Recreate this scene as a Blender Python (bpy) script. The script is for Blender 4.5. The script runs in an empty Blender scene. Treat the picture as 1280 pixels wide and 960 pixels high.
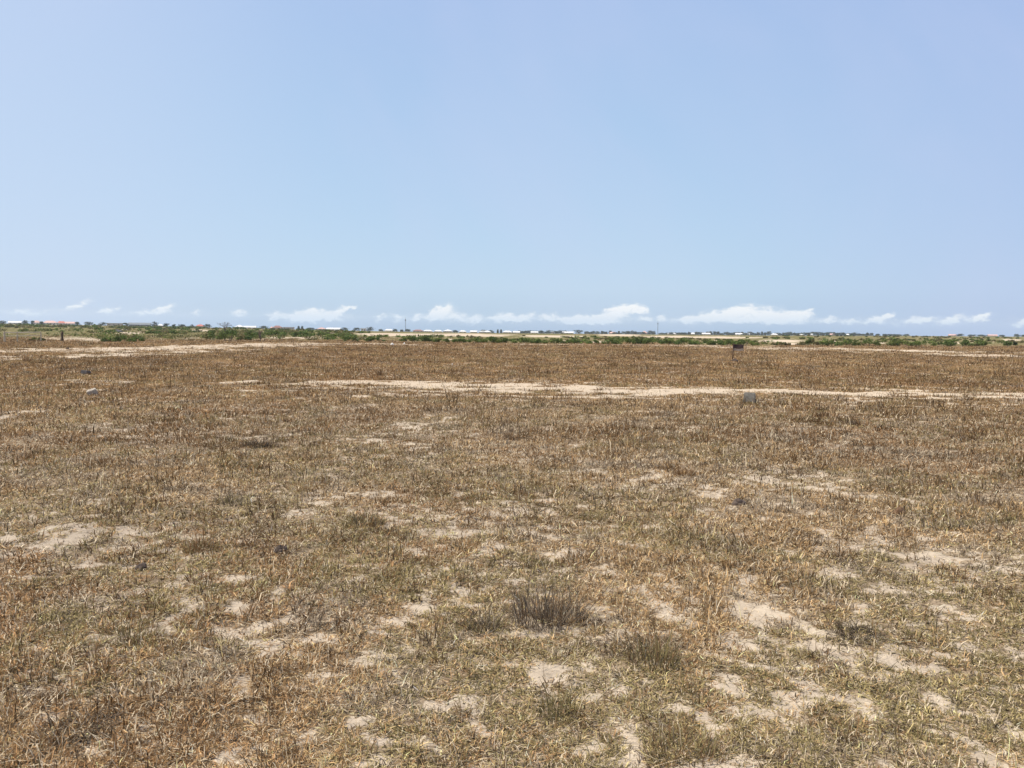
import bpy, math, random
import numpy as np
from mathutils import Vector, Matrix

random.seed(7)
RNG = np.random.default_rng(11)
sc = bpy.context.scene
COL = sc.collection

# ------------------------------------------------------------------ camera geometry (photo pixels 1280x960)
F = 1044.0
EYE = 1.6
FAR = 2600.0
PITCH = math.atan(69.6 / F)
ROLL = math.atan(0.0115)


def eye_line(px):
    return 403.0 + 0.0115 * px


# ------------------------------------------------------------------ numpy noise
def _hash(ix, iy, seed):
    h = (ix.astype(np.int64) * 374761393 + iy.astype(np.int64) * 668265263 + seed * 1442695041) & 0xFFFFFFFF
    h = ((h ^ (h >> 13)) * 1274126177) & 0xFFFFFFFF
    h = ((h ^ (h >> 16)) * 2246822519) & 0xFFFFFFFF
    return ((h ^ (h >> 15)) & 0xFFFFFF) / float(0xFFFFFF)


def vnoise(x, y, seed=0):
    ix = np.floor(x); iy = np.floor(y)
    fx = x - ix; fy = y - iy
    fx = fx * fx * fx * (fx * (fx * 6 - 15) + 10); fy = fy * fy * fy * (fy * (fy * 6 - 15) + 10)
    a = _hash(ix, iy, seed); b = _hash(ix + 1, iy, seed)
    c = _hash(ix, iy + 1, seed); d = _hash(ix + 1, iy + 1, seed)
    return (a * (1 - fx) + b * fx) * (1 - fy) + (c * (1 - fx) + d * fx) * fy


def fbm(x, y, octv=4, seed=0, gain=0.5):
    s = np.zeros_like(x, dtype=float); amp = 1.0; tot = 0.0
    c, sn = math.cos(0.6), math.sin(0.6)
    for o in range(octv):
        s += amp * vnoise(x, y, seed + o * 17); tot += amp
        x, y = (x * c - y * sn) * 2.03 + 13.7, (x * sn + y * c) * 2.03 - 5.1
        amp *= gain
    return s / tot


def sstep(a, b, x):
    t = np.clip((x - a) / (b - a), 0, 1)
    return t * t * (3 - 2 * t)


# ------------------------------------------------------------------ terrain
_AZ = [math.degrees(math.atan((p - 640) / F)) for p in (0, 300, 480, 640, 960, 1130, 1280)]
_PP = [0.9, 3.6, 5.6, 6.2, 5.0, 3.4, 2.6]


def dip(X, Y):
    a = np.degrees(np.arctan2(X, Y))
    return np.interp(a, [-180, -60] + _AZ + [60, 180], [3, 1.2] + _PP + [3, 3])


def height(X, Y):
    X = np.asarray(X, float); Y = np.asarray(Y, float)
    d = np.hypot(X, Y)
    zf = EYE - dip(X, Y) / F * d
    k = 0.35
    big = -k * np.logaddexp(0.0, -zf / k)
    near = np.exp(-d / 60.0)
    m = (fbm(X / 9, Y / 9, 3, 5) - 0.5) * 0.16 * np.clip(d / 8, 0, 1) * np.exp(-d / 250.0)
    m += (fbm(X / 0.7, Y / 0.7, 4, 9) - 0.5) * 0.085 * near
    m += (fbm(X / 0.11, Y / 0.11, 3, 19) - 0.5) * 0.024 * np.exp(-d / 10.0)
    return big + m


def H(x, y):
    return float(height(np.array([x]), np.array([y]))[0])


def ground_at(px, py):
    """ground point under a photo pixel (flat plain)"""
    Y = EYE * F / (py - eye_line(px))
    X = (px - 640) / F * Y
    return X, Y, H(X, Y)


def far_at(px, d):
    X = (px - 640) / F * d
    return X, d, H(X, d)


# bands of bare sand: control points (px, depression below eye line, half thickness px, strength)
def P(px, py):
    return py - eye_line(px)


BANDS = {
    'main': [(-80, P(-80, 472), 3, .30), (60, P(60, 476), 3.0, .35), (250, P(250, 478.5), 2.6, .45), (340, P(340, 479), 3.4, .7), (400, P(400, 480), 4.6, 1.0),
             (520, P(520, 482), 4.8, 1.0), (610, P(610, 484), 4.8, .98), (690, P(690, 487), 5.2, .95), (800, P(800, 488), 5.0, .95),
             (900, P(900, 490), 5.0, .98), (1010, P(1010, 491), 4.6, 1.0), (1130, P(1130, 493), 4.6, .98), (1280, P(1280, 496), 4.8, 1.0), (1400, P(1400, 498), 5, 1)],
    'left': [(-80, P(-80, 438), 2.70, 1.08), (0, P(0, 438.5), 2.70, 1.03), (60, P(60, 438), 2.43, 0.86), (90, P(90, 437.5), 2.97, 1.08), (160, P(160, 436.5), 3.51, 1.13), (220, P(220, 434.5), 3.51, 1.13),
             (270, P(270, 433), 2.70, 1.08), (320, P(320, 431), 2.16, 1.08), (395, P(395, 429.7), 1.89, 1.03), (430, P(430, 430), 1.62, 0.65), (500, P(500, 430), 1.49, 0.70), (560, P(560, 430), 1.08, 0.32)],
    'left2': [(-80, P(-80, 448), 4.05, 0.86), (20, P(20, 448), 4.05, 0.81), (60, P(60, 447), 2.70, 0.49), (110, P(110, 445), 3.24, 0.86), (170, P(170, 442), 3.78, 0.92), (230, P(230, 440), 2.97, 0.86),
              (265, P(265, 438), 2.16, 0.76), (350, P(350, 435), 1.62, 0.32), (390, P(390, 433.5), 1.62, 0.65), (430, P(430, 432), 1.35, 0.22)],
    'left3': [(-20, P(-20, 422), 1.2, .3), (40, P(40, 423), 1.3, .5), (62, P(62, 423), 2.2, 1), (100, P(100, 423.5), 2.5, 1.05), (125, P(125, 425), 2.2, 1), (150, P(150, 424), 1, .2),
              (230, P(230, 423), 1.0, .5), (270, P(270, 423), 1.4, .9), (300, P(300, 425), 1, .4), (350, P(350, 422), 1.2, .9), (405, P(405, 422), 1.4, .9), (430, P(430, 422), .8, .1)],
    'right': [(560, P(560, 430), .8, .3), (640, P(640, 430), .9, .55), (740, P(740, 430.6), 1.0, .6), (800, P(800, 431), 1.3, .8), (860, P(860, 432), 1.7, .95), (930, P(930, 434), 2.0, .95), (970, P(970, 435), 2.2, 1.0),
              (1040, P(1040, 436), 2.0, .95), (1120, P(1120, 438), 1.5, 1.0), (1165, P(1165, 438.8), 1.4, .95), (1225, P(1225, 440), 1.4, .9), (1290, P(1290, 440.8), 1.2, .8), (1400, P(1400, 442), 1.2, .8)],
    'right2': [(960, P(960, 438.5), .8, .2), (1060, P(1060, 439.5), 1, .5), (1150, P(1150, 442), 1.3, .6), (1200, P(1200, 443.5), 1.8, .95), (1280, P(1280, 445.6), 1.6, 1.0), (1400, P(1400, 448), 1.6, .9)],
}
# distant bare sand pans: (px centre, py centre, half width px, half height px)
PANS = [(505, 418, 60, 2.0), (580, 418.2, 62, 2.2), (690, 419.8, 46, 1.6), (775, 418, 30, 2.0), (700, 425.8, 14, 1.3), (745, 426.6, 14, 1.4), (900, 421, 60, 1.5), (840, 420.5, 50, 1.6), (972, 426.2, 34, 1.6),
        (1098, 428.4, 9, 1.2), (1262, 425, 16, 1.5), (250, 413, 17, 1.3), (180, 415.2, 8, 1.0), (160, 416.5, 14, 1.4), (470, 418, 24, 1.5), (455, 422.5, 20, 1), (415, 416.5, 10, 1), (560, 424, 6, 1),
        (1195, 428.7, 14, .8), (812, 427, 6, 1), (893, 426, 5, 1), (1040, 426, 4, 1), (985, 429.5, 14, 1.2)]


def masks(X, Y):
    """bare (0..1), green (0..1), track strengths"""
    X = np.asarray(X, float); Y = np.asarray(Y, float)
    d = np.hypot(X, Y)
    Yc = np.maximum(Y, 0.5)
    px = 640 + F * X / Yc
    dep = np.where(Y > 0.5, EYE * F / Yc, 2000.0)
    front = (Y > 0.5) & (np.abs(px - 640) < 1300)
    # scattered bare patches
    n = fbm(X / (0.17 * 1.0) + 3, Y / 0.15, 4, 31, 0.62)
    nw = fbm(X / .42 + 3, Y / .38, 4, 33, 0.6)
    n = np.where(d < 9, n, n * np.interp(d, [9, 18], [1, .3]) + nw * (1 - np.interp(d, [9, 18], [1, .3])))
    n2 = fbm(X / 0.07, Y / 0.07, 3, 57)
    L = fbm(X / 1.5, Y / 1.5, 4, 71)
    thr = np.interp(d, [0, 4, 6, 9, 14, 24, 30, 70, 140], [.56, .575, .615, .66, .68, .68, .715, .74, .71])
    v = n + 0.55 * (n2 - .5) + np.interp(d, [4, 9], [.40, .52]) * (L - .5)
    bare = sstep(thr - .055, thr + .095, v)
    tracks = {}
    nb = fbm(X / 1.3, Y / .8, 4, 91, .6)
    nbs = fbm(X / 1.1, Y / 0.45, 4, 95, .65)
    for name, pts in BANDS.items():
        a = np.array(pts)
        c = np.interp(px, a[:, 0], a[:, 1]); w = np.interp(px, a[:, 0], a[:, 2]); s = np.interp(px, a[:, 0], a[:, 3])
        inside = (px > a[0, 0]) & (px < a[-1, 0]) & front
        q = np.abs(dep - c) / w
        raw = np.where(inside, s * (1 - sstep(.3, 1.7, q)), 0)
        tracks[name] = raw
        b = sstep(.40, .60, raw * .60 + (nb - .5) * 1.15 + (nbs - .5) * 1.2 + .06) * (raw > .02)
        if name == 'main':      # thin, half overgrown streaks beside the main track
            raw2 = np.where(inside, np.minimum(s, .8) * (1 - sstep(1.0, 3.2, np.abs(dep - c - 1.5) / w)), 0)
            st = fbm(X / 1.4, Y / .38, 4, 99, .6)
            b = np.maximum(b, sstep(.50, .66, raw2 * .25 + st * .62 + (nbs - .5) * .5 + .02) * (raw2 > .02) * .92)
        bare = np.maximum(bare, b)
    far = sstep(60, 110, d)
    for (cx, cy, hw, hh) in PANS:
        q = ((px - cx) / hw) ** 2 + ((dep - P(cx, cy)) / hh) ** 2
        nn = fbm(X / 6, Y / 9, 3, 93)
        bare = np.maximum(bare, sstep(1.25, .6, q + (nn - .5) * 2.0) * front)
    gs = np.interp(px, [-200, 0, 60, 130, 200, 300, 400, 480, 640, 900, 1280, 1500], [19, 19, 19, 20, 20, 19, 17, 17, 17.5, 17, 14.5, 14])
    green = sstep(gs + 1.5, gs - 1.5, dep + (fbm(X / 7, Y / 12, 3, 97) - .5) * 7)
    bare = bare * (1 - .75 * green * (bare < .8))
    return bare, green, tracks


# ------------------------------------------------------------------ mesh helpers
def mesh_np(name, V, faces, colors=None, smooth=False, mats=()):
    """faces: list of int arrays (n,k)"""
    me = bpy.data.meshes.new(name)
    V = np.asarray(V, np.float32)
    me.vertices.add(len(V)); me.vertices.foreach_set('co', V.ravel())
    faces = [np.asarray(f, np.int32) for f in faces if len(f)]
    nl = sum(f.size for f in faces); npoly = sum(len(f) for f in faces)
    me.loops.add(nl); me.polygons.add(npoly)
    me.loops.foreach_set('vertex_index', np.concatenate([f.ravel() for f in faces]))
    starts = []; o = 0
    for f in faces:
        starts.append(o + np.arange(len(f), dtype=np.int32) * f.shape[1]); o += f.size
    me.polygons.foreach_set('loop_start', np.concatenate(starts).astype(np.int32))
    if smooth:
        me.polygons.foreach_set('use_smooth', np.ones(npoly, bool))
    if colors is not None:
        C = np.asarray(colors, np.float32)
        if C.shape[1] == 3:
            C = np.concatenate([C, np.ones((len(C), 1), np.float32)], 1)
        at = me.color_attributes.new('col', 'FLOAT_COLOR', 'POINT')
        at.data.foreach_set('color', C.ravel())
    for m in mats:
        me.materials.append(m)
    me.update(calc_edges=True)
    return me


def tag(o, label=None, cat=None, group=None, kind=None):
    if label: o['label'] = label
    if cat: o['category'] = cat
    if group: o['group'] = group
    if kind: o['kind'] = kind
    return o


def link(name, me, parent=None, loc=None):
    o = bpy.data.objects.new(name, me); COL.objects.link(o)
    if parent: o.parent = parent
    if loc is not None: o.location = loc
    return o


def empty(name, loc, rz=0.0):
    o = bpy.data.objects.new(name, None); COL.objects.link(o)
    o.location = loc; o.rotation_euler = (0, 0, rz); o.empty_display_size = .2
    return o


class MB:
    """collects shapes into one mesh"""
    def __init__(s): s.v = []; s.f = []

    def box(s, c, size, M=None, taper=1.0):
        b = len(s.v)
        for z in (-.5, .5):
            t = taper if z > 0 else 1.0
            for x, y in ((-.5, -.5), (.5, -.5), (.5, .5), (-.5, .5)):
                p = Vector((x * size[0] * t, y * size[1] * t, z * size[2]))
                if M is not None: p = M @ p
                s.v.append(tuple(Vector(c) + p))
        for q in ((3, 2, 1, 0), (4, 5, 6, 7), (0, 1, 5, 4), (1, 2, 6, 5), (2, 3, 7, 6), (3, 0, 4, 7)):
            s.f.append(tuple(b + i for i in q))
        return s

    def tube(s, pts, radii, n=8, cap=True):
        b = len(s.v); k = len(pts)
        for i, (p, r) in enumerate(zip(pts, radii)):
            p = Vector(p)
            t = (Vector(pts[min(i + 1, k - 1)]) - Vector(pts[max(i - 1, 0)])).normalized()
            u = t.orthogonal().normalized() if abs(t.z) < .99 else Vector((1, 0, 0))
            w = t.cross(u).normalized()
            for j in range(n):
                a = 2 * math.pi * j / n
                s.v.append(tuple(p + r * (math.cos(a) * u + math.sin(a) * w)))
        for i in range(k - 1):
            for j in range(n):
                j2 = (j + 1) % n
                s.f.append((b + i * n + j, b + i * n + j2, b + (i + 1) * n + j2, b + (i + 1) * n + j))
        if cap:
            s.f.append(tuple(b + j for j in reversed(range(n)))); s.f.append(tuple(b + (k - 1) * n + j for j in range(n)))
        return s

    def poly(s, pts, faces):
        b = len(s.v); s.v += [tuple(p) for p in pts]; s.f += [tuple(b + i for i in f) for f in faces]
        return s

    def build(s, name, mat, parent=None, smooth=False, bevel=0.0):
        me = bpy.data.meshes.new(name); me.from_pydata(s.v, [], s.f); me.materials.append(mat)
        if smooth:
            me.polygons.foreach_set('use_smooth', [True] * len(me.polygons))
        o = link(name, me, parent)
        if bevel:
            m = o.modifiers.new('bevel', 'BEVEL'); m.width = bevel; m.segments = 2
        return o


# ------------------------------------------------------------------ materials
def newmat(name):
    m = bpy.data.materials.new(name); m.use_nodes = True
    nt = m.node_tree
    for n in list(nt.nodes): nt.nodes.remove(n)
    out = nt.nodes.new('ShaderNodeOutputMaterial')
    return m, nt, out


class NT:
    def __init__(s, nt): s.nt = nt; s.L = nt.links

    def n(s, t, **kw):
        nd = s.nt.nodes.new(t)
        for k, v in kw.items(): setattr(nd, k, v)
        return nd

    def setin(s, sock, v):
        if hasattr(v, 'links') or isinstance(v, bpy.types.NodeSocket): s.L.new(v, sock)
        else: sock.default_value = v

    def math(s, op, a, b=None, c=None, clamp=False):
        nd = s.n('ShaderNodeMath', operation=op); nd.use_clamp = clamp
        s.setin(nd.inputs[0], a)
        if b is not None: s.setin(nd.inputs[1], b)
        if c is not None: s.setin(nd.inputs[2], c)
        return nd.outputs[0]

    def mix(s, f, a, b, mode='MIX'):
        nd = s.n('ShaderNodeMix', data_type='RGBA', blend_type=mode)
        s.setin(nd.inputs[0], f); s.setin(nd.inputs[6], a if not isinstance(a, tuple) else (*a, 1)[:4]); s.setin(nd.inputs[7], b if not isinstance(b, tuple) else (*b, 1)[:4])
        return nd.outputs[2]

    def noise(s, vec, scale, detail=4, rough=.55, dist=0):
        nd = s.n('ShaderNodeTexNoise'); s.L.new(vec, nd.inputs['Vector'])
        nd.inputs['Scale'].default_value = scale; nd.inputs['Detail'].default_value = detail
        nd.inputs['Roughness'].default_value = rough; nd.inputs['Distortion'].default_value = dist
        return nd.outputs['Fac']

    def remap(s, v, a, b, c=0., d=1., smooth=True):
        nd = s.n('ShaderNodeMapRange'); nd.interpolation_type = 'SMOOTHSTEP' if smooth else 'LINEAR'
        s.setin(nd.inputs[0], v)
        for i, k in enumerate((a, b, c, d)): s.setin(nd.inputs[1 + i], k)
        return nd.outputs[0]


def ground_material():
    m, nt, out = newmat('dry_ground'); T = NT(nt)
    pos = T.n('ShaderNodeNewGeometry').outputs['Position']
    at = T.n('ShaderNodeVertexColor', layer_name='col')
    sep = T.n('ShaderNodeSeparateColor'); T.L.new(at.outputs['Color'], sep.inputs[0])
    bare, green, dry = sep.outputs[0], sep.outputs[1], sep.outputs[2]
    fine = T.noise(pos, 60, 5, .65)
    mid = T.noise(pos, 9, 5, .6)
    big = T.noise(pos, .55, 4, .55)
    huge = T.noise(pos, .05, 4, .6)
    grit = T.noise(pos, 320, 2, .6)
    # litter-covered soil between the grass
    lit = T.mix(T.remap(mid, .35, .65), (.185, .135, .086), (.33, .247, .16))
    lit = T.mix(T.remap(fine, .52, .68), lit, (.54, .42, .28))
    lit = T.mix(T.math('MULTIPLY', T.remap(fine, .46, .36), .7), lit, (.10, .07, .042))
    lit = T.mix(T.math('MULTIPLY', T.remap(big, .45, .65), .55), lit, (.27, .205, .145))
    # far grass cover colour
    cover = T.mix(T.remap(huge, .35, .65), (.205, .126, .062), (.25, .156, .078))
    cover = T.mix(T.math('MULTIPLY', T.remap(big, .4, .62), .5), cover, (.18, .113, .056))
    lit = T.mix(dry, lit, cover)
    # bare sandy soil
    sand = T.mix(T.remap(mid, .3, .7), (.37, .30, .222), (.50, .41, .305))
    sand = T.mix(T.math('MULTIPLY', T.remap(fine, .5, .75), .6), sand, (.60, .505, .39))
    sand = T.mix(T.math('MULTIPLY', T.remap(big, .5, .7), .5), sand, (.29, .23, .175))
    sand = T.mix(T.math('MULTIPLY', T.remap(T.noise(pos, 110, 3, .7), .60, .70), .65), sand, (.16, .12, .085))
    sand = T.mix(dry, sand, (.49, .395, .29))
    # olive scrub land
    ol = T.mix(T.remap(big, .35, .65), (.115, .112, .05), (.225, .17, .092))
    ol = T.mix(T.remap(huge, .45, .7), ol, (.15, .15, .06))
    edge = T.math('ADD', bare, T.math('MULTIPLY', T.math('SUBTRACT', mid, .5), .7))
    edge = T.math('ADD', edge, T.math('MULTIPLY', T.math('SUBTRACT', fine, .5), .6))
    bm = T.remap(edge, .32, .68)
    base = T.mix(green, lit, ol)
    base = T.mix(bm, base, sand)
    # cracks in the bare crust
    vor = T.n('ShaderNodeTexVoronoi', feature='DISTANCE_TO_EDGE'); vor.inputs['Scale'].default_value = 3.2
    wv = T.n('ShaderNodeVectorMath', operation='ADD')
    nz = T.n('ShaderNodeTexNoise'); T.L.new(pos, nz.inputs['Vector']); nz.inputs['Scale'].default_value = 6
    sc_ = T.n('ShaderNodeVectorMath', operation='SCALE'); T.L.new(nz.outputs['Color'], sc_.inputs[0]); sc_.inputs['Scale'].default_value = .22
    T.L.new(pos, wv.inputs[0]); T.L.new(sc_.outputs[0], wv.inputs[1]); T.L.new(wv.outputs[0], vor.inputs['Vector'])
    crack = T.remap(vor.outputs['Distance'], .0, .014, 1, 0)
    crack = T.math('MULTIPLY', crack, T.remap(big, .5, .6))
    base = T.mix(T.math('MULTIPLY', crack, .35), base, (.12, .09, .06))
    bs = T.n('ShaderNodeBsdfDiffuse'); T.L.new(base, bs.inputs['Color']); bs.inputs['Roughness'].default_value = .25
    bump = T.n('ShaderNodeBump'); bump.inputs['Strength'].default_value = .75; bump.inputs['Distance'].default_value = .02
    hgt = T.math('ADD', T.math('MULTIPLY', mid, 1.2), T.math('MULTIPLY', fine, .55))
    hgt = T.math('SUBTRACT', hgt, T.math('MULTIPLY', crack, .4))
    T.L.new(hgt, bump.inputs['Height']); T.L.new(bump.outputs[0], bs.inputs['Normal'])
    T.L.new(bs.outputs[0], out.inputs[0])
    return m


def plant_material(name, transl=.3, var=0.0, rough=.6):
    m, nt, out = newmat(name); T = NT(nt)
    at = T.n('ShaderNodeVertexColor', layer_name='col').outputs['Color']
    if var:
        pos = T.n('ShaderNodeNewGeometry').outputs['Position']
        at = T.mix(T.math('MULTIPLY', T.remap(T.noise(pos, 1.1, 3), .35, .65), var), at, (.045, .05, .02))
    d = T.n('ShaderNodeBsdfDiffuse'); T.L.new(at, d.inputs['Color'])
    t = T.n('ShaderNodeBsdfTranslucent'); T.L.new(at, t.inputs['Color'])
    mx = T.n('ShaderNodeMixShader'); mx.inputs[0].default_value = transl
    T.L.new(d.outputs[0], mx.inputs[1]); T.L.new(t.outputs[0], mx.inputs[2])
    T.L.new(mx.outputs[0], out.inputs[0])
    return m


def rough_material(name, c1, c2, scale=12, rough=.85, bump=.4, spots=None):
    m, nt, out = newmat(name); T = NT(nt)
    tc = T.n('ShaderNodeTexCoord').outputs['Object']
    n1 = T.noise(tc, scale, 5, .6); n2 = T.noise(tc, scale * 6, 4, .6)
    c = T.mix(T.remap(n1, .35, .65), c1, c2)
    if spots: c = T.mix(T.math('MULTIPLY', T.remap(n2, .55, .7), .7), c, spots)
    p = T.n('ShaderNodeBsdfPrincipled'); T.L.new(c, p.inputs['Base Color']); p.inputs['Roughness'].default_value = rough
    p.inputs['Specular IOR Level'].default_value = .25
    b = T.n('ShaderNodeBump'); b.inputs['Strength'].default_value = bump; b.inputs['Distance'].default_value = .01
    T.L.new(T.math('ADD', n1, T.math('MULTIPLY', n2, .5)), b.inputs['Height']); T.L.new(b.outputs[0], p.inputs['Normal'])
    T.L.new(p.outputs[0], out.inputs[0])
    return m


M_GROUND = ground_material()
M_GRASS = plant_material('dry_grass_blade', .28)
M_LEAF = plant_material('leaf', .25, .35)
M_FARLEAF = plant_material('distant_leaf', .15)
M_TWIG = rough_material('twig_bark', (.10, .075, .055), (.17, .13, .10), 30)
M_CONC = rough_material('weathered_concrete', (.175, .16, .132), (.235, .215, .18), 14, spots=(.11, .09, .075))
M_PALESTONE = rough_material('pale_stone', (.30, .26, .21), (.43, .38, .31), 14, spots=(.18, .145, .11))
M_DARKSTONE = rough_material('dark_grey_stone', (.07, .066, .066), (.12, .11, .108), 16, spots=(.05, .045, .045))
M_WHITESTONE = rough_material('white_stone', (.62, .58, .52), (.75, .71, .64), 20)
M_DUNG = rough_material('dark_clod', (.05, .036, .029), (.12, .088, .068), 26, bump=1.0)
M_REDSOIL = rough_material('brown_clod', (.10, .055, .03), (.17, .10, .055), 22, bump=1.0)
M_SIGN = rough_material('rusty_sign_metal', (.035, .022, .024), (.075, .045, .042), 9, .6)
M_SIGNFACE = rough_material('pale_sign_panel', (.26, .215, .18), (.33, .27, .22), 8, .6)
M_RUST = rough_material('rusty_post_metal', (.05, .03, .022), (.10, .055, .035), 20, .7)
M_PALEWOOD = rough_material('pale_weathered_wood', (.42, .36, .25), (.55, .48, .35), 9)
M_STUMP = rough_material('old_dark_wood', (.06, .042, .027), (.12, .085, .055), 14, bump=.9)
M_WALLW = rough_material('white_render', (.62, .52, .42), (.72, .63, .52), .6, bump=.05)
M_WALLC = rough_material('cream_render', (.46, .34, .24), (.56, .43, .31), .6, bump=.05)
M_ROOFW = rough_material('pale_roof_sheet', (.62, .60, .57), (.78, .76, .72), .5, .5, .05)
M_ROOFP = rough_material('pink_roof_tile', (.52, .30, .25), (.62, .40, .34), .5, .7, .05)
M_ROOFR = rough_material('red_roof_tile', (.42, .11, .08), (.52, .17, .12), .5, .7, .05)
M_ROOFB = rough_material('brown_roof_tile', (.20, .085, .07), (.28, .13, .105), .5, .7, .05)
M_ROOFG = rough_material('grey_roof_sheet', (.14, .15, .16), (.2, .21, .22), .5, .6, .05)
M_GLASS = rough_material('dark_window', (.03, .035, .04), (.05, .055, .06), 2, .2, 0)
M_MAST = rough_material('galvanised_steel', (.20, .21, .22), (.28, .29, .30), 1, .5, .05)

# ------------------------------------------------------------------ ground sheet (polar grid, cut into ground + sandy tracks)
def build_ground():
    ang = np.concatenate([np.arange(-180, -46, 4.0), np.arange(-46, 46, .11), np.arange(46, 180, 4.0)])
    ang = np.radians(ang)
    R = [0.35]
    while R[-1] < FAR:
        r = R[-1]
        R.append(r * (1.009 if r < 260 else 1.03))
    R = np.array(R)
    na, nr = len(ang), len(R)
    A, RR = np.meshgrid(ang, R)
    X = RR * np.sin(A); Y = RR * np.cos(A)
    X = X.ravel(); Y = Y.ravel()
    Z = height(X, Y)
    bare, green, tr = masks(X, Y)
    dry = sstep(13, 24, np.hypot(X, Y))
    V = np.stack([X, Y, Z], 1)
    V = np.concatenate([V, [[0, 0, H(0, 0)]]])
    C = np.stack([bare, green, dry], 1); C = np.concatenate([C, [[.3, 0, 0]]])
    i = np.arange(nr - 1)[:, None]; j = np.arange(na)[None, :]; j2 = (j + 1) % na
    a = i * na + j; b = i * na + j2; c = (i + 1) * na + j2; d = (i + 1) * na + j
    Q = np.stack([a, d, c, b], 2).reshape(-1, 4)
    j = np.arange(na); fan = np.stack([np.full(na, nr * na), j, (j + 1) % na], 1)
    own = np.zeros(len(Q), int)
    qa = Q[:, 0]
    for k, nm in enumerate(('main', 'left', 'right'), 1):
        t = tr[nm]
        if nm == 'left': t = np.maximum(t, tr['left2'] * .0 + tr['left'])
        own[(t[qa] > .22) & (own == 0)] = k
    names = ['ground', 'sandy_track', 'sandy_path', 'sand_road']
    for k, nm in enumerate(names):
        q = Q[own == k]
        used = np.unique(q)
        if k == 0: used = np.unique(np.concatenate([used, fan.ravel()]))
        mp = np.zeros(len(V), np.int64); mp[used] = np.arange(len(used))
        me = mesh_np(nm, V[used], [mp[q]] + ([mp[fan]] if k == 0 else []), C[used], True, [M_GROUND])
        o = link(nm, me); o['kind'] = 'structure'


build_ground()

# ------------------------------------------------------------------ grass
STRAW = np.array((.40, .270, .136)); TAN = np.array((.25, .157, .078)); RUST = np.array((.225, .122, .054))
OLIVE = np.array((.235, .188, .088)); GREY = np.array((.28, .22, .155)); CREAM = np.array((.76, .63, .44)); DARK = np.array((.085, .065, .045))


def blades(base, az, lean, length, width, color, droop, curl=0.0):
    """two-segment tapering blades"""
    n = len(base)
    hd = np.stack([np.sin(az), np.cos(az), np.zeros(n)], 1)
    tw = az + RNG.uniform(-.9, .9, n)
    side = np.stack([np.cos(tw), -np.sin(tw), np.zeros(n)], 1)
    up = np.array((0, 0, 1.))
    l1 = lean; l2 = np.minimum(lean + droop, 1.75)
    m = base + (hd * np.sin(l1)[:, None] + up * np.cos(l1)[:, None]) * (length * .5)[:, None]
    a2 = az + RNG.normal(0, 1, n) * curl
    hd = np.stack([np.sin(a2), np.cos(a2), np.zeros(n)], 1)
    t = m + (hd * np.sin(l2)[:, None] + up * np.cos(l2)[:, None]) * (length * .5)[:, None]
    w = (width * .5)[:, None]
    V = np.stack([base - side * w, base + side * w, m + side * w * .8, m - side * w * .8, t], 1).reshape(-1, 3)
    o = np.arange(n)[:, None] * 5
    quads = o + np.array([[0, 1, 2, 3]]); tris = o + np.array([[3, 2, 4]])
    C = np.repeat(color, 5, 0)
    return V, quads, tris, C


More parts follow.
